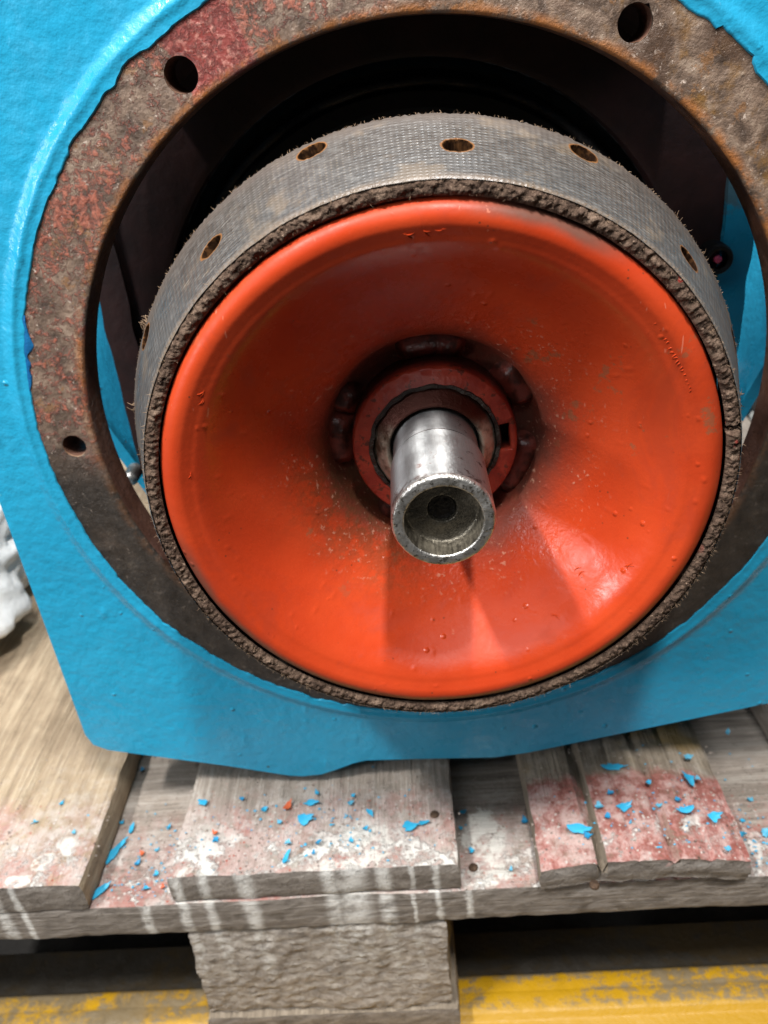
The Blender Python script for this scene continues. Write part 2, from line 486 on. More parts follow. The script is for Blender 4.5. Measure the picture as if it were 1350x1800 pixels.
def mat_wood(name, tone=0, axis='Y', paint=1.0, drips=True):
    """weathered pallet timber; object coordinates are pallet coordinates (origin = deck top, front edge)"""
    t = NT(name)
    oi = t.n.new('ShaderNodeObjectInfo').outputs['Random']
    off = t.mul(oi, 9.0)
    xx = t.add(t.x, off)
    sc = (70, 3.2, 70) if axis == 'Y' else (3.2, 70, 70)
    v = t.scaled(sc, vec=t.comb(xx, t.y, t.z))
    g1 = t.noise(2.6, 6, .72, vec=v, dist=.4); g2 = t.noise(9.0, 5, .7, vec=v, dist=.2)
    big = t.noise(11, 4, .6, vec=t.comb(xx, t.y, t.z)); fine = t.noise(380, 3, .7)
    if tone == 1: lo, mid, hi = (.13, .092, .060), (.36, .275, .185), (.56, .46, .33)
    elif tone == 2: lo, mid, hi = (.10, .080, .060), (.25, .205, .155), (.42, .36, .285)
    else: lo, mid, hi = (.12, .098, .080), (.30, .255, .215), (.50, .455, .40)
    col = t.ramp(t.add(t.mul(g1, .6), t.mul(g2, .4)), [(.30, lo), (.5, mid), (.70, hi)])
    col = t.mix(t.mul(t.step(big, .5, .68), .45), col, lo)
    geo = t.n.new('ShaderNodeNewGeometry').outputs['True Normal']
    sp = t.n.new('ShaderNodeSeparateXYZ'); t.l.new(geo, sp.inputs[0])
    up = t.step(sp.outputs[2], .45, .75); front = t.step(sp.outputs[1], -.5, -.75)
    # sawn front faces: grey with slanting growth lines
    gv = t.comb(t.mul(t.x, .35), 0.0, t.add(t.z, t.mul(t.x, -.16)))
    gr = t.noise(170, 5, .6, vec=gv, dist=.8)
    fcol = t.ramp(t.add(t.mul(gr, .75), t.mul(g2, .25)), [(.32, (.085, .073, .062)), (.5, (.205, .18, .157)), (.7, (.34, .31, .28))])
    col = t.mix(front, col, fcol)
    # old paint near the front edge of the deck
    nz = t.noise(34, 5, .7); nz2 = t.noise(120, 5, .75)
    near = t.step(t.add(t.y, t.mul(t.sub(t.noise(22, 3, off=(7, 3, 1)), .5), .09)), .075, .022)
    pm = t.mul(t.mul(near, up), paint)
    pink = t.mul(pm, t.step(t.add(t.mul(nz, .6), t.mul(nz2, .5)), .44, .60))
    col = t.mix(t.mul(pink, .75), col, t.mix(nz2, (.36, .19, .165), (.58, .46, .43)))
    redm = t.mul(pm, t.mul(t.step(t.noise(26, 5, .75, off=(2, 9, 0)), .49, .60), t.step(nz2, .32, .55)))
    col = t.mix(t.mul(redm, .7), col, (.34, .085, .06))
    if tone == 2:
        rz = t.mul(t.mul(t.mul(up, paint), t.step(t.add(t.y, t.mul(t.sub(nz, .5), .03)), .066, .058)), t.step(t.add(t.mul(nz, .5), t.mul(nz2, .6)), .38, .52))
        col = t.mix(t.mul(rz, .88), col, t.mix(t.step(nz2, .35, .65), (.23, .055, .042), (.48, .20, .175)))
        yz = t.mul(t.mul(up, t.step(t.y, .06, .075)), t.step(t.noise(15, 4, .7), .50, .62))
        col = t.mix(t.mul(yz, .6), col, (.28, .17, .03))
    spt = t.mul(t.mul(up, paint), t.step(t.add(t.y, t.mul(t.sub(nz, .5), .06)), .085, .03))
    vr = t.n.new('ShaderNodeTexVoronoi'); vr.inputs['Scale'].default_value = 330; t.l.new(t.co, vr.inputs['Vector'])
    dot = t.mul(t.step(vr.outputs['Distance'], .34, .20), spt)
    vs = t.n.new('ShaderNodeSeparateColor'); t.l.new(vr.outputs['Color'], vs.inputs[0])
    col = t.mix(t.mul(dot, t.step(vs.outputs[0], .60, .66)), col, (.52, .46, .42))
    col = t.mix(t.mul(dot, t.step(vs.outputs[1], .76, .80)), col, (.34, .10, .07))
    col = t.mix(t.mul(dot, t.step(vs.outputs[2], .76, .80)), col, (.07, .045, .035))
    acc2 = None
    for (cx, cy, rx, ry) in ((.020, .036, .014, .022), (.014, .008, .017, .006), (-.257, .016, .008, .007), (-.246, .030, .006, .006), (-.27, .004, .010, .005), (-.055, .020, .016, .018), (-.073, .004, .020, .006), (-.160, .004, .012, .006)):
        ex = t.mul(t.sub(t.x, cx), 1 / rx); ey = t.mul(t.sub(t.y, cy), 1 / ry)
        d = t.math('SQRT', t.add(t.mul(ex, ex), t.mul(ey, ey)))
        b = t.step(t.add(d, t.mul(t.sub(t.add(t.mul(nz2, .6), t.mul(nz, .5)), .55), 3.0)), 1.05, .7)
        acc2 = b if acc2 is None else t.mx(acc2, b)
    splash = t.mul(t.mul(acc2, up), t.mul(t.step(t.noise(90, 4, .7, off=(1, 1, 1)), .36, .5), paint))
    col = t.mix(t.mul(splash, .85), col, (.66, .64, .59))
    brn = t.mul(pm, t.step(t.noise(20, 4, .7, off=(8, 1, 0)), .56, .68))
    col = t.mix(t.mul(brn, .55), col, (.17, .085, .05))
    wash = t.mul(t.mul(up, t.step(t.y, .13, .03)), t.step(t.add(t.mul(t.noise(18, 5, .75, off=(3, 8, 1)), .6), t.mul(nz2, .5)), .50, .66))
    col = t.mix(t.mul(wash, .5 * paint), col, (.56, .52, .48))
    wh = t.mul(t.mul(pm, t.step(t.y, .05, .012)), t.step(t.add(t.mul(t.noise(24, 4, .7, off=(0, 4, 3)), .7), t.mul(nz2, .45)), *((.575, .65) if tone != 2 else (.66, .72))))
    col = t.mix(t.mul(wh, .9), col, (.66, .64, .60))
    # white runs down the front faces
    if drips:
        wob = t.mul(t.sub(t.noise(60, 4, .7), .5), .009)
        lean = t.add(t.add(t.x, wob), t.mul(t.z, .02))
        acc = None
        for c, w in ((-.286, .006), (-.272, .003), (-.196, .0045), (-.172, .0045), (-.155, .004), (-.130, .007), (-.079, .006), (-.066, .013), (-.046, .006), (-.014, .003), (.004, .003), (-.029, .002)):
            d = t.math('ABSOLUTE', t.sub(lean, c))
            b = t.step(d, w * 1.1, w * .2)
            acc = b if acc is None else t.mx(acc, b)
        # higher up the run is broader; it fades out by the block's foot
        fade = t.step(t.add(t.z, t.mul(t.sub(t.noise(16, 3, off=(3, 3, 3)), .5), .09)), -.105, -.035)
        run = t.mul(t.mul(t.mul(acc, front), fade), t.step(t.add(t.mul(nz2, .6), t.mul(gr, .5)), .40, .62, .25, .92))
        col = t.mix(run, col, (.66, .65, .62))
    col = t.mix(t.mul(t.step(fine, .62, .70), .35), col, (.04, .03, .025))
    kn = t.mul(t.step(t.voro(16, vec=t.scaled((1.6, .7, 1.6), vec=t.comb(xx, t.y, t.z))), .06, .10, 1, 0), up)
    col = t.mix(t.mul(t.mul(kn, t.sub(1.0, splash)), .7), col, (.05, .032, .022))
    h = t.add(t.mul(g1, .7), t.mul(g2, .6))
    h = t.math('MULTIPLY_ADD', gr, .5, h)
    nb = t.bump(h, .0022); nb = t.bump(t.add(nz2, t.mul(wh, .8)), .0010, nb)
    return t.done(col, .82, normal=nb, spec=.25)


def mat_block():
    t = NT('pressed_wood_block')
    v = t.scaled((40, 90, 110)); g = t.noise(1.3, 6, .72, vec=v, dist=.8)
    nz = t.noise(140, 5, .72); fine = t.noise(480, 3, .7)
    col = t.ramp(t.add(t.mul(g, .6), t.mul(nz, .4)), [(.30, (.10, .084, .070)), (.48, (.30, .265, .23)), (.68, (.52, .475, .42))])
    geo = t.n.new('ShaderNodeNewGeometry').outputs['Normal']
    wob = t.mul(t.sub(t.noise(45, 4, .6), .5), .014); lean = t.add(t.add(t.x, wob), t.mul(t.z, .02)); acc = None
    for c, w in ((-.172, .004), (-.155, .004), (-.130, .006), (-.079, .006), (-.066, .010), (-.046, .005), (-.029, .003)):
        b = t.step(t.math('ABSOLUTE', t.sub(lean, c)), w, w * .4)
        acc = b if acc is None else t.mx(acc, b)
    fade = t.step(t.add(t.z, t.mul(t.sub(t.noise(16, 3), .5), .07)), -.125, -.06)
    col = t.mix(t.mul(t.mul(acc, fade), t.step(nz, .40, .60, .1, .8)), col, (.55, .53, .49))
    nb = t.bump(g, .0035); nb = t.bump(nz, .0016, nb)
    return t.done(col, .9, normal=nb, spec=.2)


def mat_yellow():
    t = NT('scuffed_yellow_paint')
    nz = t.noise(28, 5, .7); n2 = t.noise(110, 5, .75)
    col = t.mix(t.noise(12, 3), (.38, .20, .004), (.46, .26, .007))
    st = t.noise(30, 5, .7, vec=t.scaled((.3, 1, 1)))
    lip = t.step(t.add(t.y, t.mul(t.sub(nz, .5), .02)), -.0580, -.0525)
    wear = t.mul(lip, t.step(t.add(t.mul(st, .7), t.mul(n2, .4)), .50, .60))
    wear = t.mx(wear, t.mul(t.step(t.x, -.12, -.26), t.step(nz, .40, .56)))
    wear = t.mx(wear, t.mul(t.step(t.add(t.mul(nz, .5), t.mul(n2, .5)), .66, .72), .4))
    col = t.mix(t.mul(wear, .85), col, t.mix(n2, (.035, .032, .026), (.22, .19, .14)))
    col = t.mix(t.mul(t.step(t.y, -.033, -.029), .95), col, (.016, .014, .011))  # back ledge coloured near black, painted shade beneath the pallet
    return t.done(col, t.step(n2, .3, .7, .4, .6), normal=t.bump(n2, .0008))


BLUE = mat_blue(); BLUEW = mat_blue('worn_blue_paint', .75)
RUST = mat_rust(); RED = mat_red(); HUBRED = mat_hubred(); WELD = mat_weld()
LIN = mat_lining(); FUZZ = mat_fuzz(); FIB = mat_fibre()
STEEL = mat_steel(); STEELF = mat_steel('machined_steel_rim', 1); STEELD = mat_steel('greasy_steel_socket', 2); SLEEVE = mat_steel('stained_steel_sleeve', 3)
MAROON = mat_flat('dark_maroon_primer', (.012, .004, .004), (.030, .009, .008), .6, 30)
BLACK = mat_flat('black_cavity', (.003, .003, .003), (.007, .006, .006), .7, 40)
GREASE = mat_flat('black_grease', (.008, .006, .005), (.03, .022, .016), .55, 160, .0012)
CONC = mat_flat('grey_concrete', (.02, .019, .018), (.05, .047, .044), .85, 18, .002, .2)

# ================================================================ housing
H = tag(empty('clutch_housing', (0, 0, -.25)), 'bright blue painted steel housing with a rusty bolted ring round its big round opening', 'housing')
HO = Vector((0, 0, .25))


def hobj(name, V, F, mat, parent=None, smooth=40):
    """housing part: geometry given in world coordinates"""
    o = mesh_obj(name, V, F, mat, parent or H, smooth)
    if parent is None or parent is H: o.location = HO
    return o


OUT = [(-.2335, -.2060), (-.2305, -.2150), (-.222, -.2205), (-.1466, -.2409), (-.108, -.2528), (-.0985, -.2542), (-.086, -.2534), (-.075, -.2495), (-.064, -.2448), (-.0555, -.2428),
       (-.02, -.2442), (.0286, -.2466), (.05, -.2440), (.1986, -.2128), (.222, -.2080), (.2335, -.195), (.2365, .24), (.22, .262), (-.22, .262), (-.238, .245)]


def outline_r(t):
    c, s = math.cos(t), math.sin(t); best = 9
    for a, b in zip(OUT, OUT[1:] + OUT[:1]):
        ex, ez = b[0] - a[0], b[1] - a[1]
        det = c * (-ez) + ex * s
        if abs(det) < 1e-12: continue
        k = (a[0] * (-ez) + ex * a[1]) / det
        u = (c * a[1] - s * a[0]) / det
        if k > 0 and -1e-9 <= u <= 1 + 1e-9: best = min(best, k)
    return best


def paint_edge(t):
    c, s = math.cos(t), math.sin(t)
    r = .2002 + .0007 * n3(c, 0, s, 9, 3.1) + .0005 * n3(c, 0, s, 30, 5) + .0003 * n3(c, 0, s, 90, 8)
    # chipped notches
    q = n3(c, 0, s, 22, 12.5)
    r += .0014 * max(0, q - .12) / .5
    d = math.degrees(t) % 360
    if 122 < d < 128: r += .0022 * math.sin((d - 122) / 6 * math.pi)
    if 205 < d < 262: r += .0007 + .0009 * abs(n3(c, 0, s, 60, 2.2))
    if 46 < d < 52: r += .002
    return r


N = 900
plate_prof = []
V = []; F = []
corner = sorted(set([360.0 * i / N for i in range(N)] + [math.degrees(math.atan2(p[1], p[0])) % 360 for p in OUT]))
bump_pts = []
rnd = random.Random(5)
for i in range(150):
    bump_pts.append((rnd.uniform(-.24, .24), rnd.uniform(-.25, .26), rnd.uniform(.0012, .0028), rnd.uniform(.0003, .0009), rnd.uniform(-.5, 2.5)))
bgrid = {}
for b in bump_pts:
    for i in range(-1, 2):
        for j in range(-1, 2):
            bgrid.setdefault((int(b[0] // .01) + i, int(b[1] // .01) + j), []).append(b)


def plate_y(x, z, r):
    s = min(1, max(0, (r - .2065) / .0065)); s = s * s * (3 - 2 * s)
    y = -.0010 + .0022 * s
    y -= .0007 * math.exp(-((r - .2062) / .0016) ** 2)
    y += .0004 * n3(x, 0, z, 14, 2) + .00010 * n3(x, 0, z, 55, 4)
    for b in bgrid.get((int(x // .01), int(z // .01)), ()):
        dx = x - b[0]; dz = (z - b[1]) / (1 + max(0, b[4]))
        q = (dx * dx + dz * dz) / (b[2] * b[2] * .35)
        if q < 6: y -= b[3] * math.exp(-q)
    return y


K = 46
for d in corner:
    t = R(d); c, s = math.cos(t), math.sin(t); ri = paint_edge(t); ro = outline_r(t)
    V.append((ri * c, .0005, ri * s)); V.append(((ri + .0001) * c, -.0005, (ri + .0001) * s))
    for k in range(K):
        r = ri + .0006 + (ro - .0018 - ri - .0006) * (k / (K - 1)) ** 1.35
        V.append((r * c, plate_y(r * c, r * s, r), r * s))
    V.append(((ro - .0006) * c, .0012, (ro - .0006) * s)); V.append((ro * c, .0026, ro * s)); V.append((ro * c, .020, ro * s)); V.append((.21 * c, .020, .21 * s))
P = K + 6; M = len(corner)
for i in range(M):
    k = (i + 1) % M
    for j in range(P - 1):
        F.append((i * P + j, k * P + j, k * P + j + 1, i * P + j + 1))
hobj('front_plate', V, F, BLUE, smooth=50)

# ---- rusty ring with its bolt holes (real holes through the ring)
HOLES = [(-.0955, .1590, .0072), (.0910, .1626, .0072), (-.1852, -.0042, .0062), (.1852, .0042, .0066), (.0955, -.159, .0066), (-.0910, -.1626, .0066)]
ring_holes = [h for h in HOLES[:4]]
angs = []
for h in ring_holes:
    angs.append((math.degrees(math.atan2(h[1], h[0])) % 360, math.hypot(h[0], h[1]), h[2]))
V = []; F = []
RI, RO = .1728, .2035
step = .4
nT = int(360 / step)
rs = [RI + .0006, RI + .0016] + [RI + .0016 + (RO - RI - .0016) * k / 16 for k in range(1, 17)]
# polar grid warped onto the hole rims: cells inside a hole are dropped, nearest vertices snap to its circle
grid = {}
for i in range(nT):
    t = R(i * step)
    for j, r in enumerate(rs):
        x, z = r * math.cos(t), r * math.sin(t)
        grid[i, j] = [x, z, False]
for (hx, hz, hr) in ring_holes:
    for key, g in grid.items():
        dx, dz = g[0] - hx, g[1] - hz; d = math.hypot(dx, dz)
        if d < hr - .0008: g[2] = True
        elif d < hr + .0009:
            k = hr / d; g[0] = hx + dx * k; g[1] = hz + dz * k
idx = {}
for key, g in grid.items():
    if g[2]: continue
    x, z = g[0], g[1]; r = math.hypot(x, z)
    y = .00016 * fb(x, 0, z, 60, 1.5, 3) - .0002 + (.0004 if key[1] == 0 else 0)
    for (hx, hz, hr) in ring_holes:
        d = math.hypot(x - hx, z - hz) - hr
        if d < .0012: y += .0006 * (1 - max(0, d) / .0012)
    idx[key] = len(V); V.append((x, y, z))
for i in range(nT):
    k = (i + 1) % nT
    for j in range(len(rs) - 1):
        q = [idx.get(x) for x in ((i, j), (k, j), (k, j + 1), (i, j + 1))]
        ok = [x for x in q if x is not None]
        if len(ok) == 4: F.append(tuple(ok))
        elif len(ok) == 3: F.append(tuple(ok))
# bore wall
b0 = len(V)
for i in range(nT):
    t = R(i * step); c, s = math.cos(t), math.sin(t)
    for y, r in ((.0011, RI), (.006, RI + .00015 * n3(c, 0, s, 30)), (.013, RI), (.0205, RI), (.0222, RI + .0014)):
        V.append((r * c, y, r * s))
for i in range(nT):
    k = (i + 1) % nT
    F.append((idx[i, 0], b0 + i * 5, b0 + k * 5, idx[k, 0]))
    for j in range(4):
        F.append((b0 + i * 5 + j, b0 + i * 5 + j + 1, b0 + k * 5 + j + 1, b0 + k * 5 + j))
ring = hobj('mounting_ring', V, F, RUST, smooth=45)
for n, (hx, hz, hr) in enumerate(ring_holes):
    Vh, Fh = lathe([(hr - .0002, .0005), (hr - .0003, .004), (hr - .0003, .021)], 40, lambda t, j, r, y: (r + .0002 * n3(math.cos(t), j, math.sin(t), 4), y))
    o = mesh_obj('bolt_hole', [(v[0], v[1], v[2]) for v in Vh], [f[::-1] for f in Fh], RUST, ring)
    o.location = (hx, 0, hz)

def tube(pts, r, seg=10):
    V = []; F = []
    for i, p in enumerate(pts):
        d = (pts[min(i + 1, len(pts) - 1)] - pts[max(i - 1, 0)]).normalized()
        e = d.orthogonal().normalized() if i == 0 else (e - d * e.dot(d)).normalized()
        f = d.cross(e)
        for k in range(seg):
            q = 2 * math.pi * k / seg
            V.append(tuple(p + (e * math.cos(q) + f * math.sin(q)) * r))
    for i in range(len(pts) - 1):
        for k in range(seg):
            l = (k + 1) % seg
            F.append((i * seg + k, i * seg + l, (i + 1) * seg + l, (i + 1) * seg + k))
    return V, F


V, F = lathe([(.1978, -.0004), (.1985, -.0008), (.2005, -.0009), (.2022, -.0006)], 60,
             lambda t, j, r, y: (r if j > 1 else .2010 - (.0034 if j == 0 else .0028) * max(0, math.sin((math.degrees(t) - 161) / 12 * math.pi)) ** .6 * (.75 + .9 * n3(math.cos(t) * 40, 0, math.sin(t) * 40, 1, 2)), y), False, 161, 173)
hobj('paint_underlayer', V, [f[::-1] for f in F], mat_flat('old_blue_paint', (.008, .10, .28), (.012, .15, .36), .35, 60))
# ---- inside of the housing
YB = .100
V, F = [], []
# back flange: plate with round hole, straight sides
nb_ = 180
for i in range(nb_):
    t = 2 * math.pi * i / nb_; c, s = math.cos(t), math.sin(t)
    k = min(.188 / abs(c) if abs(c) > 1e-6 else 9, .245 / abs(s) if abs(s) > 1e-6 else 9)
    for r, y in ((.156, YB + .02), (.156, YB), (.160, YB - .002), (k - .001, YB), (k, YB + .001), (k, YB + .018)):
        V.append((r * c, y, r * s))
for i in range(nb_):
    k = (i + 1) % nb_
    for j in range(5): F.append((i * 6 + j, k * 6 + j, k * 6 + j + 1, i * 6 + j + 1))
hobj('back_flange', V, F, MAROON)
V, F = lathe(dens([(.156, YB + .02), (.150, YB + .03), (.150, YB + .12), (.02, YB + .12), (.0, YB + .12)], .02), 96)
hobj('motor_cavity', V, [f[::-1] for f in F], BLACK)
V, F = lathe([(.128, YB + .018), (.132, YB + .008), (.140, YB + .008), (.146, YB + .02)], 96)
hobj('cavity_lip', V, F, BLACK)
for rr_, yy_, th_, a0_, a1_ in ((.1215, YB + .045, .006, 20, 150), (.134, YB + .030, .0045, 35, 160), (.108, YB + .06, .007, 30, 140), (.1445, YB + .012, .003, 10, 170)):
    V, F = tube([Vector((rr_ * math.cos(R(a)), yy_ + .004 * n3(a * .1, rr_, 0, 1), rr_ * math.sin(R(a)))) for a in range(a0_, a1_ + 1, 3)], th_, 10)
    hobj('winding', V, F, mat_flat('varnished_winding', (.012, .010, .010), (.035, .030, .028), .4, 120, .001))
# cover added between ring and flange to keep the interior dark at the top
V, F = lathe([(.1995, .0225), (.194, YB - .001), (.212, YB - .001), (.212, .0225)], 60, None, True, 50, 130)
hobj('shade_cowl', V, F, MAROON)
# side walls in blue with worn flanges
for sgn in (-1, 1):
    V, F = box_lattice(-.004, .004, .104, .36, -.196, .09, .02)
    o = hobj('side_wall', [(v[0] + sgn * (.205 + (v[2] + .05) * .42), v[1], v[2]) for v in V], F, BLUE)
    V, F = box_lattice(-.0085, .0085, YB - .004, YB + .0, -.24, .245, .006, lambda x, y, z, u, v, w: (x + .0012 * n3(0, y, z, 60, 3), y, z))
    hobj('flange_strip', [(v[0] + sgn * .1805, v[1] - .001, v[2]) for v in V], F, BLUEW if sgn > 0 else MAROON)
V, F = box_lattice(-.19, .19, .0215, .34, -.206, -.198, .03)
hobj('floor_pan', V, F, BLUE)
for sgn in (-1, 1):
    V, F = box_lattice(sgn * .07 - .04, sgn * .07 + .04, .06, .32, -.2615, -.2065, .03)
    hobj('foot', V, F, BLUE)
# small bolts seen through the opening
V, F = lathe(sub_curve([(.0, -.006), (.003, -.0056), (.0048, -.0035), (.005, 0), (.005, .01)], 4), 20)
p = un(231, 838, 1, .085)
o = hobj('bolt', V, F, STEELF); o.location = HO + p
p = un(1256, 452, 1, .09)
V, F = lathe(sub_curve([(.0, -.007), (.0018, -.0066), (.0022, -.005), (.0022, .002)], 4), 18)
o = hobj('terminal', V, F, mat_flat('pink_plastic', (.65, .06, .14), (.75, .10, .2), .4)); o.location = HO + p
V, F = lathe(sub_curve([(.0052, -.007), (.0075, -.008), (.0085, -.004), (.0085, .006)], 4), 24)
o = hobj('grommet', V, F, BLACK); o.location = HO + p
# white conductor inside the right opening
a = un(1301, 690, 1, .12); b = un(1330, 745, 1, .10)


d = (b - a)
V, F = tube([a - d * 1.2, a, b, b + d * .8 + Vector((0, .01, 0)), b + d * 1.6 + Vector((0, .02, 0))], .0022)
hobj('cable', V, F, mat_flat('white_cable', (.6, .6, .55), (.75, .74, .7), .5))

# ================================================================ clutch
Cl = tag(empty('cone_clutch', (0, 0, 0)), 'orange red dished clutch wheel with grey friction band and steel shaft poking towards the viewer', 'clutch')

# ---- dish
prof = [(.106, -.045), (.1145, -.058), (.1166, -.0670), (.1172, -.0740), (.1166, -.0800), (.1144, -.0846), (.1112, -.0866), (.1080, -.0867), (.1054, -.0856), (.1034, -.0846), (.1008, -.0834),
        (.0974, -.0806), (.0932, -.0760), (.0882, -.0700), (.0825, -.0636), (.0760, -.0572), (.0690, -.0508), (.0622, -.0450), (.0568, -.0405), (.0535, -.0370),
        (.0512, -.0330), (.0494, -.0280), (.0470, -.0240), (.0430, -.0220), (.0380, -.0220), (.0330, -.0222)]
prof = sub_curve(prof, 5)
wr = random.Random(11)
DB = [(wr.uniform(0, 360), wr.uniform(.055, .108), wr.uniform(.0006, .0013), wr.uniform(.0002, .0006)) for _ in range(90)]
dbins = {}
for b in DB:
    for q in range(-2, 3): dbins.setdefault(int(b[0] // 2 + q) % 180, []).append(b)


def dish_disp(t, j, r, y):
    c, s = math.cos(t), math.sin(t)
    d = .00030 * n3(r * c, y, r * s, 30, 9) + .00004 * n3(r * c, y, r * s, 110, 5)
    if r > .100 and y < -.06: d += .00025 * n3(c, y * 8, s, 4, 2)
    for b in dbins.get(int(math.degrees(t) // 2) % 180, ()):
        da = (math.degrees(t) - b[0]); q = ((R(da) * r) ** 2 + (r - b[1]) ** 2) / (b[2] * b[2] * .5)
        if q < 6: d -= b[3] * math.exp(-q)
    return r, y + d


V, F = lathe(prof, 720, dish_disp)
dish = mesh_obj('dish', V, F, RED, Cl, 60)


def dish_y(r):
    for (r0, y0), (r1, y1) in zip(prof, prof[1:]):
        if y0 < -.02 and min(r0, r1) <= r <= max(r0, r1) and r < .112 and r0 != r1:
            if r0 < .112: return y0 + (y1 - y0) * (r - r0) / (r1 - r0)
    return -.086


# paint wrinkles and curled runs on the rim: tiny raised crescents
V = []; F = []


def crescent(ang, r, ln, w, h, rot):
    t = R(ang); o = Vector((r * math.cos(t), dish_y(r) + .0001, r * math.sin(t)))
    er = Vector((math.cos(t), 0, math.sin(t))); et = Vector((-math.sin(t), 0, math.cos(t)))
    dr = (er * math.cos(rot) + et * math.sin(rot)); dt = et * math.cos(rot) - er * math.sin(rot)
    b = len(V); n = 6
    for i in range(n + 1):
        u = i / n * 2 - 1; k = max(.05, 1 - u * u)
        cpt = o + dr * (u * ln) + dt * (-(u * u) * ln * .35)
        # follow the dish
        q = math.hypot(cpt.x, cpt.z); cpt.y = dish_y(q) + .00005
        for sx, hh in ((-1, 0), (-.4, 1), (.4, 1), (1, 0)):
            V.append(tuple(cpt + dt * (sx * w * k) + Vector((0, -h * hh * k, 0))))
    for i in range(n):
        for j in range(3):
            a = b + i * 4 + j
            F.append((a, a + 1, a + 5, a + 4))


for i in range(26):
    u = i / 25
    crescent(203 + 17 * u + wr.uniform(-.2, .2), .1085 - .0016 * u, .0010 + .0006 * wr.random(), .00030, .0004, wr.uniform(-.5, .5))
for i in range(24):
    u = i / 23
    if wr.random() < .2: continue
    crescent(40 - 19 * u + wr.uniform(-.2, .2), .1055 + .0006 * math.sin(u * 9), .0008 + .0008 * wr.random(), .00030, .0004, wr.uniform(-.7, .7))
for ang, r in ((94, .1045), (90.5, .1045), (87, .105), (151, .1035), (171, .104), (152.5, .1030), (215, .111), (258, .1085), (245, .107), (239, .109), (318, .0845), (304, .092), (330, .095)):
    for _ in range(2):
        crescent(ang + wr.uniform(-.6, .6), r + wr.uniform(-.001, .001), .0022, .0003, .00045, wr.uniform(.6, 1.8))
tag(mesh_obj('paint_wrinkle', V, F, RED, dish), kind='stuff')

# ---- drum behind the lining
V, F = lathe([(.106, -.0450), (.1130, -.0785), (.1132, -.0795), (.1300, -.034), (.128, -.031), (.100, -.031), (.06, -.012)], 128)
mesh_obj('drum', V, F, MAROON, Cl)

# ---- friction lining: conical band with rivet holes in two staggered rows
y0, r0, y1, r1 = -.0848, .1226, -.0337, .1396
rivets = []
for k in range(16):
    rivets.append((84 - 22.5 * k + (1 if k % 2 else 0), -.0612 if k % 2 == 0 else -.0430))
NT_, NY = 2000, 64
V = []; F = []; hole = []
for i in range(NT_):
    t = R(i * 360 / NT_); c, s = math.cos(t), math.sin(t); deg = math.degrees(t)
    near = []
    for a, y in rivets:
        da = (deg - a + 180) % 360 - 180
        if abs(da) < 4: near.append((da, y))
    for j in range(NY + 1):
        v = j / NY; y = y0 + (y1 - y0) * v; r = r0 + (r1 - r0) * v
        hv = 0.0
        dr = .00018 * n3(c, y * 6, s, 18, 3)
        if v > .96: dr -= .0006 * (v - .96) / .04 * (1 + n3(c, 0, s, 80))
        if v < .03: dr -= .0003 * (1 - v / .03)
        for da, yy in near:
            q = math.hypot(R(da) * r / .0054, (y - yy) / .0046) + .10 * n3(c, y, s, 90, 4)
            if q < 1.25:
                hv = max(hv, min(1, (1.25 - q) / .55))
                if q < .95: dr -= .0075 * min(1, (.95 - q) / .12)
        ey = 0
        if v in (0, 1): ey = .0005 * n3(c, 0, s, 120, 6 + v)
        V.append(((r + dr) * c, y + ey, (r + dr) * s)); hole.append(hv)
W_ = NY + 1
for i in range(NT_):
    k = (i + 1) % NT_
    for j in range(NY):
        F.append((i * W_ + j, i * W_ + j + 1, k * W_ + j + 1, k * W_ + j))
# back edge return
b = len(V)
for i in range(NT_):
    t = R(i * 360 / NT_); V.append((.1305 * math.cos(t), y1 + .0005, .1305 * math.sin(t))); hole.append(0)
for i in range(NT_):
    k = (i + 1) % NT_
    F.append((i * W_ + NY, b + i, b + k, k * W_ + NY))
lining = mesh_obj('friction_lining', V, F, LIN, Cl, 60)
at = lining.data.attributes.new('hole', 'FLOAT', 'POINT'); at.data.foreach_set('value', hole)

# ---- fibrous front face of the lining
NF, NJ = 2200, 15
V = []; F = []
for i in range(NF):
    t = R(i * 360 / NF); c, s = math.cos(t), math.sin(t); deg = i * 360 / NF
    for j in range(NJ):
        u = j / (NJ - 1)
        r = .1166 + (.1224 - .1166) * u
        bul = math.sin(u * math.pi) ** .6
        tw = math.sin(R(deg) * 130 + u * 4.0)
        amp = .7 if (deg < 75 or deg > 330) else .25
        y = y0 + .0012 - .0016 * bul - .0004 * amp * bul * tw
        q = .0008 * fb(r * c, 0, r * s, 520, 2.0, 3) * (.35 + bul)
        y += q
        gap = (deg - 9.5 + 180) % 360 - 180
        if abs(gap) < .8: y += .005 * (1 - abs(gap) / .8)
        if 6.5 < deg < 9: y -= .0012 * bul
        V.append(((r + q * .3) * c, y, (r + q * .3) * s))
for i in range(NF):
    k = (i + 1) % NF
    for j in range(NJ - 1):
        F.append((i * NJ + j, i * NJ + j + 1, k * NJ + j + 1, k * NJ + j))
mesh_obj('fibre_edge', V, F, FUZZ, lining, 80)

# ---- loose fibres along the frayed edges
V = []; F = []
fr = random.Random(3)


def strand(p, d, ln, w, curl):
    b = len(V); n = 4
    side = d.cross(Vector((fr.uniform(-1, 1), fr.uniform(-1, 1), fr.uniform(-1, 1)))).normalized()
    q = p.copy()
    for i in range(n + 1):
        k = w * (1 - .6 * i / n)
        V.append(tuple(q + side * k)); V.append(tuple(q - side * k)); V.append(tuple(q + d.cross(side) * k))
        d = (d + curl * .35).normalized(); q = q + d * (ln / n)
    for i in range(n):
        for e in range(3):
            f = (e + 1) % 3
            F.append((b + i * 3 + e, b + i * 3 + f, b + i * 3 + 3 + f, b + i * 3 + 3 + e))


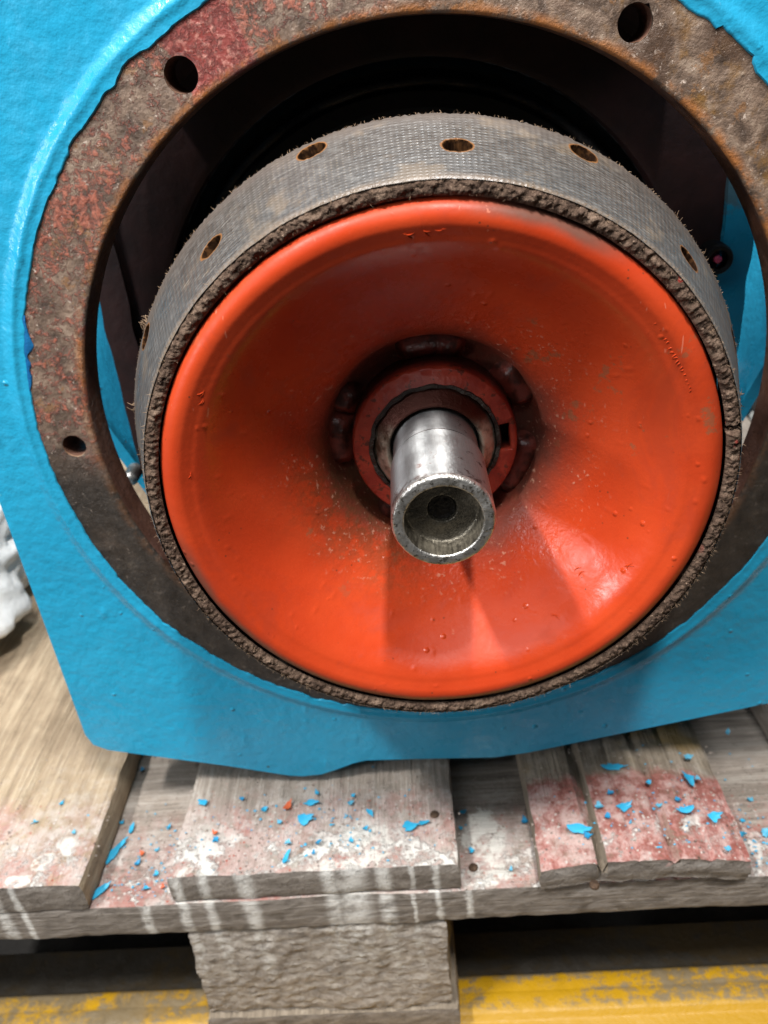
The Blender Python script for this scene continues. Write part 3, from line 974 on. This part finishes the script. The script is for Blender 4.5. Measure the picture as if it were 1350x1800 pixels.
def rv(): return Vector((fr.uniform(-1, 1), fr.uniform(-1, 1), fr.uniform(-1, 1)))


for i in range(520):
    t = R(fr.uniform(-25, 205)); er = Vector((math.cos(t), 0, math.sin(t)))
    strand(er * (r1 - .0006) + Vector((0, y1 - fr.uniform(0, .0008), 0)), (er + rv() * .7).normalized(), fr.uniform(.0004, .0013) * (2.2 if fr.random() < .05 else 1), fr.uniform(.00008, .00022), rv())
for i in range(3200):
    t = R(fr.uniform(0, 360)); er = Vector((math.cos(t), 0, math.sin(t))); u = fr.random()
    strand(er * (.1174 + .0050 * u) + Vector((0, y0 + .0006, 0)), (Vector((0, -.6, 0)) + rv()).normalized(), fr.uniform(.0008, .0022), fr.uniform(.00005, .00012), rv())
for i in range(500):
    t = R(fr.uniform(0, 360)); er = Vector((math.cos(t), 0, math.sin(t)))
    strand(er * r0 + Vector((0, y0 + fr.uniform(0, .001), 0)), (er + rv()).normalized(), fr.uniform(.0006, .0022), fr.uniform(.00005, .00012), rv())
for ang in (3, 5, 151, 152, 168, 150.5):
    for _ in range(6):
        t = R(ang + fr.uniform(-.6, .6)); er = Vector((math.cos(t), 0, math.sin(t)))
        strand(er * (r1 - .001) + Vector((0, y1 - fr.uniform(0, .004), 0)), (er + rv() * .5).normalized(), fr.uniform(.002, .004), fr.uniform(.00015, .0004), rv())
tag(mesh_obj('loose_fibre', V, F, FIB, lining, 0), kind='stuff')

# ---- hub collar with keyway
V = []; F = []
nH = 360; PH = 9
for i in range(nH):
    d = i * 360 / nH; t = R(d); c, s = math.cos(t), math.sin(t)
    da = (d - 4 + 180) % 360 - 180
    ri = .0293 + .0003 * n3(c, 0, s, 12, 4)
    if abs(da) < 12: ri = .0347 / math.cos(R(da)) * math.cos(R(0))
    w = .00015 * n3(c, 0, s, 20, 8)
    for r, y in ((ri, -.020), (ri, -.036), (ri + .0001, -.0388), (ri + .0006, -.0396 + w), (.0340 if ri < .033 else .0362, -.0398), (.0374, -.0396 + w), (.0381, -.0388), (.0384, -.036), (.0392, -.0215)):
        V.append((r * c, y, r * s))
for i in range(nH):
    k = (i + 1) % nH
    for j in range(PH - 1): F.append((i * PH + j, k * PH + j, k * PH + j + 1, i * PH + j + 1))
hub = mesh_obj('hub', V, F, HUBRED, Cl, 45)
V, F = lathe(dens([(.0312, -.022), (.0310, -.0385), (.0302, -.0402), (.0286, -.0400), (.0280, -.030)], .0012), 200,
             lambda t, j, r, y: (r + (.0009 if math.sin(t) > .2 else .0005) * fb(math.cos(t), y * 20, math.sin(t), 5, 2, 2), y - .0009 * fb(math.cos(t), 0, math.sin(t), 4, 5, 2)))
mesh_obj('sealant', V, F, GREASE, hub, 60)
V, F = lathe([(.0275, -.021), (.0352, -.021)], 60, None, False, -10, 18)
mesh_obj('keyway_floor', V, [f[::-1] for f in F], GREASE, hub)

# ---- weld beads in the trough
wbr = random.Random(8)
for a0, a1 in ((68, 110), (141, 163), (161, 197), (230, 265), (274, 306), (-48, -4), (14, 46)):
    V = []; F = []; n = int((a1 - a0) * 2.2); mS = 10
    for i in range(n + 1):
        d = a0 + (a1 - a0) * i / n; t = R(d)
        e = min(1, min(i, n - i) / 18); k = math.sqrt(max(.02, 1 - (1 - e) ** 2))
        rip = .0016 * n3(d * .09, a0, 0, 1.0) + .0005 * n3(d * .3, a0, 4, 1.0)
        for q in range(mS + 1):
            f = math.pi * q / mS
            rr = .0458 + .0078 * math.cos(f); yy = -.0222 - (.0072 + rip * .7) * k * k * math.sin(f)
            V.append((rr * math.cos(t), yy, rr * math.sin(t)))
    for i in range(n):
        for q in range(mS):
            a = i * (mS + 1) + q
            F.append((a, a + 1, a + mS + 2, a + mS + 1))
    mesh_obj('weld_bead', V, F, WELD, hub, 80)

# ---- shaft
sh = mesh_obj('shaft', *lathe(dens([(.0194, -.030), (.0194, -.0590), (.0199, -.0600), (.0199, -.0640), (.0195, -.0644), (.0195, -.0650), (.0203, -.0658), (.0207, -.0665), (.0207, -.1070)], .002), 160), STEEL, Cl, 30)
V, F = lathe(dens([(.0207, -.1070), (.0204, -.1080), (.0198, -.1089), (.0190, -.1092), (.0172, -.1093), (.0161, -.1092), (.0156, -.1086)], .0005), 200,
             lambda t, j, r, y: (r + .00010 * n3(math.cos(t), y, math.sin(t), 25), y + .00012 * n3(math.cos(t) * r, 0, math.sin(t) * r, 700, 2)))
mesh_obj('end_rim', V, F, STEELF, sh, 50)
V, F = lathe(sub_curve([(.0156, -.1086), (.0154, -.1050), (.0151, -.1015), (.0143, -.0996), (.0120, -.0988), (.0090, -.0985), (.0066, -.0984), (.0060, -.0980), (.0055, -.0965), (.0030, -.0940), (.0, -.0925)], 4), 160,
             lambda t, j, r, y: (r + .00022 * fb(math.cos(t), y * 40, math.sin(t), 12, 3, 3) * min(1, r / .01), y + .00022 * fb(math.cos(t) * r, y, math.sin(t) * r, 300, 1, 3)))
mesh_obj('end_socket', V, F, STEELD, sh, 60)
V, F = lathe(sub_curve([(.0, -.0962), (.002, -.0966), (.004, -.0964), (.0054, -.0970), (.0056, -.095)], 4), 60,
             lambda t, j, r, y: (r, y + .0006 * fb(math.cos(t) * r, 0, math.sin(t) * r, 500, 7, 2)))
mesh_obj('centre_mark', V, F, GREASE, sh, 60)
V, F = lathe(sub_curve([(.0284, -.024), (.0283, -.0365), (.0278, -.0386), (.0262, -.0408), (.0235, -.0438), (.0222, -.0448), (.0214, -.0444), (.0209, -.0425), (.0206, -.036)], 4), 160,
             lambda t, j, r, y: (r + .00012 * n3(math.cos(t), y * 20, math.sin(t), 14, 3), y + .00015 * n3(math.cos(t) * 1.0, r * 60, math.sin(t), 8, 1)))
mesh_obj('sleeve', V, F, SLEEVE, sh, 60)

# ================================================================ pallet
PO = Vector((0, -.0666, -.262))      # pallet origin: deck top, front edge
Pa = tag(empty('wooden_pallet', PO), 'weathered timber pallet splashed with old red and white paint under the blue housing', 'pallet')
WOOD_T = mat_wood('tan_pallet_wood', 1); WOOD_G = mat_wood('grey_pallet_wood', 0); WOOD_B = mat_wood('brown_pallet_wood', 2)
WOOD_S = mat_wood('stringer_wood', 0, 'X')
WOOD_P = mat_block(); WOOD_L = mat_wood('dark_pallet_wood', 2, 'Y', 0.0, False)


def timber(name, x0, x1, y0, y1, z0, z1, mat, seed, step=.004, cracks=(), cup=0.0, rough=1.0, axis=1):
    def disp(x, y, z, u, v, w):
        ex = min(u, 1 - u) * (x1 - x0); ez = min(w, 1 - w) * (z1 - z0); ey = min(v, 1 - v) * (y1 - y0)
        # worn arrises
        if ex < .0035 and ez < .0035:
            k = .0010 * (1 + .8 * n3(0, y, 0, 60, seed))
            x += k if u < .5 else -k
            z += k * .7 if w < .5 else -k * .7
        if ey < .0035 and ez < .0035:
            k = .0008 * (1 + .9 * n3(x, 0, 0, 90, seed))
            y += k if v < .5 else -k
            z += (k * .7 if w < .5 else -k * .7)
        if axis == 1:
            if u in (0, 1): x += rough * (.0022 * n3(0, y, z, 14, seed + u) + .0009 * n3(0, y, z, 70, seed))
            if v in (0, 1): y += rough * (.0006 * n3(x, 0, z, 30, seed) + .0003 * n3(x, 0, z * 4, 90, seed))
        else:
            if v in (0, 1): y += rough * .0012 * n3(x, 0, z, 20, seed)
        g = .0007 * n3(x * 6, y * .5, 0, 25, seed) if axis == 1 else .0006 * n3(x * .5, y * 6, 0, 25, seed)
        if mat is WOOD_P and v == 0:
            y += .0013 * fb(x, 0, z * 1.3, 170, seed, 4) + .0016 * n3(x, 0, z, 30, seed)
        z += rough * g + cup * (4 * u * (1 - u))
        if w == 1 or (v == 0 and w > .15):
            for (ca, cb, dep, wid) in cracks:
                cx = ca + (cb - ca) * y / .12 + .0015 * n3(0, y, 0, 30, seed)
                q = abs(x - cx) / wid
                if q < 1:
                    if w == 1: z -= dep * (1 - q)
                    else: y += dep * .8 * (1 - q) * w
        return x, y, z
    V, F = box_lattice(x0, x1, y0, y1, z0, z1, step, disp)
    return mesh_obj(name, V, F, mat, Pa, 42)


# coordinates relative to the pallet origin
timber('deck_board', -.440, -.2285, -.001  , .80, -.0225, .0012, WOOD_T, 2.1, .004, cracks=((-.292, -.286, .004, .004),))
timber('deck_board', -.1755, .0000, .0005  , .80, -.0226, .0004, WOOD_G, 5.7, .004, cracks=((-.085, -.082, .0012, .004),))
timber('deck_board', .0475, .1705, -.004  , .80, -.0222, -.0040, WOOD_B, 9.3, .003,
       cracks=((.0835, .0815, .010, .0030), (.1250, .1240, .006, .0026), (.146, .1448, .003, .0026), (.1045, .105, .0015, .003)), cup=.0060)
timber('deck_board', .224, .39, .0  , .80, -.0226, .0006, WOOD_G, 12.2, .005)
timber('stringer_board', -.46, .40, .0000, .168, -.0520, -.0232, WOOD_S, 3.3, .005, axis=0)
timber('block', -.1765, -.0095, .0015, .165, -.1470, -.0530, WOOD_P, 6.6, .0022, rough=1.6)
timber('block', -.44, -.29, .30, .44, -.1470, -.0530, WOOD_P, 1.6, .01)
timber('block', .20, .36, .30, .44, -.1470, -.0530, WOOD_P, 2.6, .01)
timber('block', -.1765, -.0095, .30, .46, -.1470, -.0530, WOOD_P, 4.6, .01)
timber('stringer_board', -.46, .40, .30  , .80, -.0520, -.0232, WOOD_S, 7.3, .01, axis=0)
timber('bottom_board', -.1800, -.0055, -.0010, .46, -.1700, -.1475, WOOD_L, 8.8, .005)
timber('bottom_board', -.46, -.285, .27, .46, -.1700, -.1475, WOOD_L, 8.1, .01)
timber('bottom_board', .195, .37, .27, .46, -.1700, -.1475, WOOD_L, 8.3, .01)
# nail heads
NAIL = mat_flat('rusty_nail', (.05, .03, .02), (.13, .08, .05), .6, 300, .0004, .5, .6)
for px, py, zz in ((832, 1525, -.0230), (764, 1432, .0006), (1045, 1555, -.004)):
    p = un(px, py, 2, PO.z + zz) - PO
    V, F = lathe([(.0, 0), (.0024, .0002), (.0030, .0008), (.0030, .002)], 14)
    o = mesh_obj('nail', [(v[0], v[2], -v[1]) for v in V], F, NAIL, Pa); o.location = p + Vector((0, 0, .0012))

# ================================================================ yellow beam, floor
YEL = mat_yellow()
zY = PO.z - .1708
prof = [(-.20, -.12), (-.20, -.004), (-.198, 0), (-.0625, 0), (-.0605, .0008), (-.0585, .0036), (-.0560, .0046), (-.0455, .0050), (-.0435, .0038), (-.0420, .0034), (-.0310, .0034), (-.0290, .0020), (-.0285, -.0010), (.006, -.0012), (.008, -.004), (.008, -.12)]
V = []; F = []; nx = 160
for i in range(nx + 1):
    x = -.9 + 1.8 * i / nx
    for j, (y, z) in enumerate(prof):
        dz = .0005 * n3(x, y, 0, 30, 4) if 3 < j < 13 else 0
        V.append((x, y, zY - .0052 + z + dz))
k = len(prof)
for i in range(nx):
    for j in range(k - 1): F.append((i * k + j, (i + 1) * k + j, (i + 1) * k + j + 1, i * k + j + 1))
V2 = V
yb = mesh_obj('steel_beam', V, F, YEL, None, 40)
tag(yb, 'yellow painted steel beam with a scuffed lip running beneath the pallet', 'beam')
V = [(-4, -4, zY - .13), (4, -4, zY - .13), (4, 4, zY - .13), (-4, 4, zY - .13)]
fl = tag(mesh_obj('floor', V, [(0, 1, 2, 3)], CONC, None, 0), kind='structure')

# ================================================================ white cloth
V = []; F = []
nu, nv = 90, 60
cc = Vector((-.440, .190, -.200))
for i in range(nu):
    a = 2 * math.pi * i / nu
    for j in range(nv + 1):
        f = math.pi * j / nv
        d = Vector((math.sin(f) * math.cos(a), math.sin(f) * math.sin(a), math.cos(f)))
        fold = abs(n3(d.x, d.y, d.z, 1.6, 4.4)) * .42 + abs(n3(d.x + .3 * d.z, d.y, d.z, 3.4, 1.3)) * .24 + .025 * n3(d.x, d.y, d.z, 9, 2)
        rr = .82 + fold
        p = Vector((d.x * .085 * rr, d.y * .13 * rr, d.z * .085 * rr)) + cc
        p.z = max(p.z, -.2605 + .0005 * n3(p.x, p.y, 0, 40))
        V.append(tuple(p))
for i in range(nu):
    k = (i + 1) % nu
    for j in range(nv): F.append((i * (nv + 1) + j, i * (nv + 1) + j + 1, k * (nv + 1) + j + 1, k * (nv + 1) + j))
tag(mesh_obj('cloth', V, F, mat_flat('white_cotton', (.82, .82, .81), (.90, .90, .89), .9, 60, .001, .2), None, 70),
    'crumpled white cloth heaped on the pallet left of the blue housing', 'cloth')

# ================================================================ paint flakes on the pallet
FLB = mat_flat('blue_paint_flake', (.02, .30, .52), (.05, .40, .62), .4, 60)
FLB2 = mat_flat('faded_blue_flake', (.06, .33, .50), (.16, .46, .62), .5, 200)
FLB3 = mat_flat('deep_blue_flake', (.012, .20, .40), (.03, .27, .48), .45, 90)
FLO = mat_flat('orange_paint_flake', (.50, .09, .03), (.60, .14, .05), .4, 60)
fk = random.Random(21)
BOARD, GAP, RB = PO.z + .0018, PO.z - .0222, PO.z + .0022
G = 'blue paint flakes scattered on the pallet'


def flake(px, py, z, ln, wd, rot, mat, label, group, jag=.35):
    p = un(px, py, 2, z)
    n = 15; V = []; ln *= .84; wd *= .82; bend = fk.uniform(-.5, .5)
    ou = []
    for i in range(n):
        a = 2 * math.pi * i / n; k = 1 + fk.uniform(-jag, jag)
        qx = math.cos(a) * ln * k; ou.append((qx, math.sin(a) * wd * k * (1 - .3 * qx / ln) + bend * qx * qx / ln * .5))
    cz = fk.uniform(.0004, .0016)
    for lay in (0, .0005):
        for (x, y) in ou: V.append((x, y, lay + cz * (x / ln) ** 2 + fk.uniform(0, .0002)))
    V.append((0, 0, 0)); V.append((0, 0, .0006))
    F = []
    for i in range(n):
        k = (i + 1) % n
        F += [(i, k, n + k, n + i), (2 * n, k, i), (2 * n + 1, n + i, n + k)]
    o = mesh_obj('paint_flake', V, F, mat, None, 30)
    o.location = p + Vector((0, 0, .0004)); o.rotation_euler = (fk.uniform(-.12, .12), fk.uniform(-.12, .12), rot)
    tag(o, label, 'paint flake', group)
    return o


flake(203, 1497, GAP, .0125, .0030, 1.15, FLB, 'long blue paint strip lying upright in the gap right of the tan board', G, .3)
flake(170, 1572, GAP, .0115, .0030, .75, FLB, 'slanted blue paint strip at the front end of the left gap', G, .2)
flake(231, 1458, GAP, .0050, .0018, 1.5, FLB, 'short narrow blue paint strip above the long one in the left gap', G, .2)
flake(536, 1441, BOARD, .0065, .0048, .1, FLB, 'broad blue paint flake in the middle of the centre board', G)
flake(722, 1453, BOARD, .0058, .0045, .2, FLB, 'broad blue paint flake near the right edge of the centre board', G)
flake(746, 1447, BOARD, .0040, .0017, .3, FLB, 'thin blue paint sliver touching the flake near the centre board edge', G)
flake(503, 1508, BOARD, .0060, .0017, 1.3, FLB, 'thin blue paint sliver at the front edge of the centre board', G, .2)
flake(547, 1412, BOARD, .0052, .0026, .15, FLB, 'curled blue paint flake just behind the broad one on the centre board', G)
flake(358, 1412, BOARD, .0042, .0030, -.5, FLB, 'blue paint flake near the left rear of the centre board', G)
flake(507, 1417, BOARD, .0050, .0022, 1.1, FLO, 'orange paint curl on the centre board beneath the housing', 'orange paint flakes')
flake(1018, 1458, RB, .0078, .0040, -.2, FLB, 'blue paint flake lying over the crack in the right board', G)
flake(1080, 1350, RB, .0085, .0032, -.1, FLB, 'large blue paint flake at the rear of the right board', G)
flake(1211, 1370, RB, .0030, .0068, .2, FLB, 'tall blue paint flake near the right edge of the right board', G)
flake(1255, 1437, RB, .0052, .0042, .2, FLB, 'rounded blue paint flake near the front right of the right board', G)
flake(1205, 1425, RB, .0058, .0028, .1, FLB, 'wide blue paint flake beside the rounded one on the right board', G)
flake(1099, 1420, RB, .0055, .0036, .3, FLB, 'angular blue paint flake left of the deep groove on the right board', G)


def where(px, z):
    if z == RB: return 'right board with the deep grooves'
    if z == BOARD: return 'tan left board' if px < 200 else 'wide centre board'
    return 'gap left of the centre board' if px < 400 else ('gap right of the centre board' if px < 1000 else 'gap at the far right')


for px, py, z, l, w in ((251, 1354, GAP, 2.6, 2), (215, 1447, GAP, 2, 1.6), (297, 1455, GAP, 2.4, 1.4), (241, 1519, GAP, 3.2, 2), (275, 1538, GAP, 2.6, 2), (277, 1495, GAP, 2.4, 1.4), (257, 1563, GAP, 1.6, 3), (180, 1520, GAP, 2, 3),
                        (109, 1413, BOARD, 3.2, 1.4), (62, 1447, BOARD, 1.2, 2.6), (130, 1465, BOARD, 2, 1.6), (426, 1405, BOARD, 2.2, 1.8), (465, 1423, BOARD, 2.6, 2), (380, 1476, BOARD, 2.4, 2.4), (491, 1446, BOARD, 2.4, 1.8),
                        (506, 1483, BOARD, 2.2, 2.8), (557, 1395, BOARD, 2.6, 1.6), (617, 1412, BOARD, 2.4, 2), (621, 1399, BOARD, 1.8, 1.6), (651, 1430, BOARD, 2, 4), (643, 1457, BOARD, 2.4, 1.6), (617, 1478, BOARD, 2, 1.8), (560, 1481, BOARD, 2, 1.4), (551, 1500, BOARD, 2, 1.4),
                        (814, 1428, GAP, 2.6, 2), (922, 1444, GAP, 3.4, 2.6), (829, 1495, GAP, 2.6, 2), (810, 1457, GAP, 1.8, 1.4), (898, 1530, GAP, 2, 1.4),
                        (1073, 1395, RB, 2.4, 2.6), (1069, 1436, RB, 3, 2), (1158, 1417, RB, 2.4, 1.8), (1191, 1407, RB, 2.4, 2.4), (1139, 1377, RB, 2.4, 2), (1052, 1418, RB, 2.6, 3), (1033, 1470, RB, 2.6, 3), (1210, 1332, RB, 3.4, 2.6), (1226, 1371, RB, 1.6, 2.2),
                        (1278, 1494, RB, 2.6, 2), (1303, 1469, GAP, 2, 3), (1312, 1512, GAP, 3, 2), (1345, 1465, GAP, 3, 4), (1320, 1407, GAP, 2.6, 2), (1305, 1444, GAP, 2, 1.6), (1279, 1288, RB, 3, 2)):
    flake(px, py, z, l * .00092, w * .00092, fk.uniform(0, 3), fk.choice((FLB, FLB, FLB2, FLB3)), 'small blue paint speck lying on the ' + where(px, z) if z != GAP else 'small blue paint speck lying in the ' + where(px, z), G)
for px, py, z in ((378, 1465, BOARD), (250, 1500, GAP), (287, 1560, GAP), (1314, 1522, GAP), (318, 1590, GAP)):
    if py < 1580: flake(px, py, z, .0022, .0014, fk.uniform(0, 3), FLO, {378: 'tiny orange paint speck near the left edge of the centre board', 250: 'tiny orange paint speck beside the long blue strip in the left gap', 287: 'tiny orange paint speck at the front of the left gap', 1314: 'tiny orange paint speck in the gap at the far right'}[px], 'orange paint flakes')
# fine debris nobody could count
V = []; F = []
for i in range(900):
    x = fk.uniform(-.42, .22); y = fk.uniform(-.062, .02) if fk.random() < .7 else fk.uniform(-.064, .06)
    if -.225 < x < -.18 or .004 < x < .044 or .176 < x < .22: z = GAP - .0004
    elif .0475 < x < .1705:
        u = (x - .0475) / .123; z = PO.z - .0040 + .006 * 4 * u * (1 - u)
    else: z = BOARD - .0010
    s = fk.uniform(.0003, .0011); b = len(V); a = fk.uniform(0, 6)
    for k in range(4):
        V.append((x + s * math.cos(a + k * 1.57) * fk.uniform(.6, 1.3), y + s * math.sin(a + k * 1.57) * fk.uniform(.6, 1.3), z))
    V.append((x, y, z + s * .8))
    F += [(b, b + 1, b + 4), (b + 1, b + 2, b + 4), (b + 2, b + 3, b + 4), (b + 3, b, b + 4)]
tag(mesh_obj('debris', V, F, mat_flat('grit', (.10, .06, .045), (.55, .48, .42), .8, 900, .0004), None, 0), 'fine grit and paint crumbs strewn over the pallet boards', 'debris', kind='stuff')

V = []; F = []
for i in range(420):
    px, py = fk.choice([(fk.gauss(560, 110), fk.gauss(1450, 40)), (fk.gauss(1160, 90), fk.gauss(1430, 55)), (fk.gauss(250, 40), fk.gauss(1500, 50)), (fk.gauss(1320, 20), fk.gauss(1470, 50))])
    p = un(px, py, 2, PO.z + .003); x = p.x; y = p.y
    if not (-.43 < x < .22 and -.063 < y < .05): continue
    if -.222 < x < -.182 or .006 < x < .042 or .178 < x < .22: z = GAP + .0002
    elif .052 < x < .166: z = PO.z - .0040 + .006 * 4 * (x - .0475) / .123 * (1 - (x - .0475) / .123) + .0003
    elif -.172 < x < -.004 or x < -.236: z = PO.z + .0012
    else: continue
    s = fk.uniform(.0004, .0012); b = len(V); a = fk.uniform(0, 6); e = fk.uniform(.3, 1)
    for k in range(5):
        V.append((x + s * math.cos(a + k * 1.26) * fk.uniform(.5, 1.3), y + s * e * math.sin(a + k * 1.26) * fk.uniform(.5, 1.3), z + fk.uniform(0, .0004)))
    V.append((x, y, z + s * .5))
    F += [(b + k, b + (k + 1) % 5, b + 5) for k in range(5)]
tag(mesh_obj('paint_crumb', V, F, FLB, None, 0), 'tiny blue paint crumbs strewn over the pallet boards', 'paint crumbs', kind='stuff')
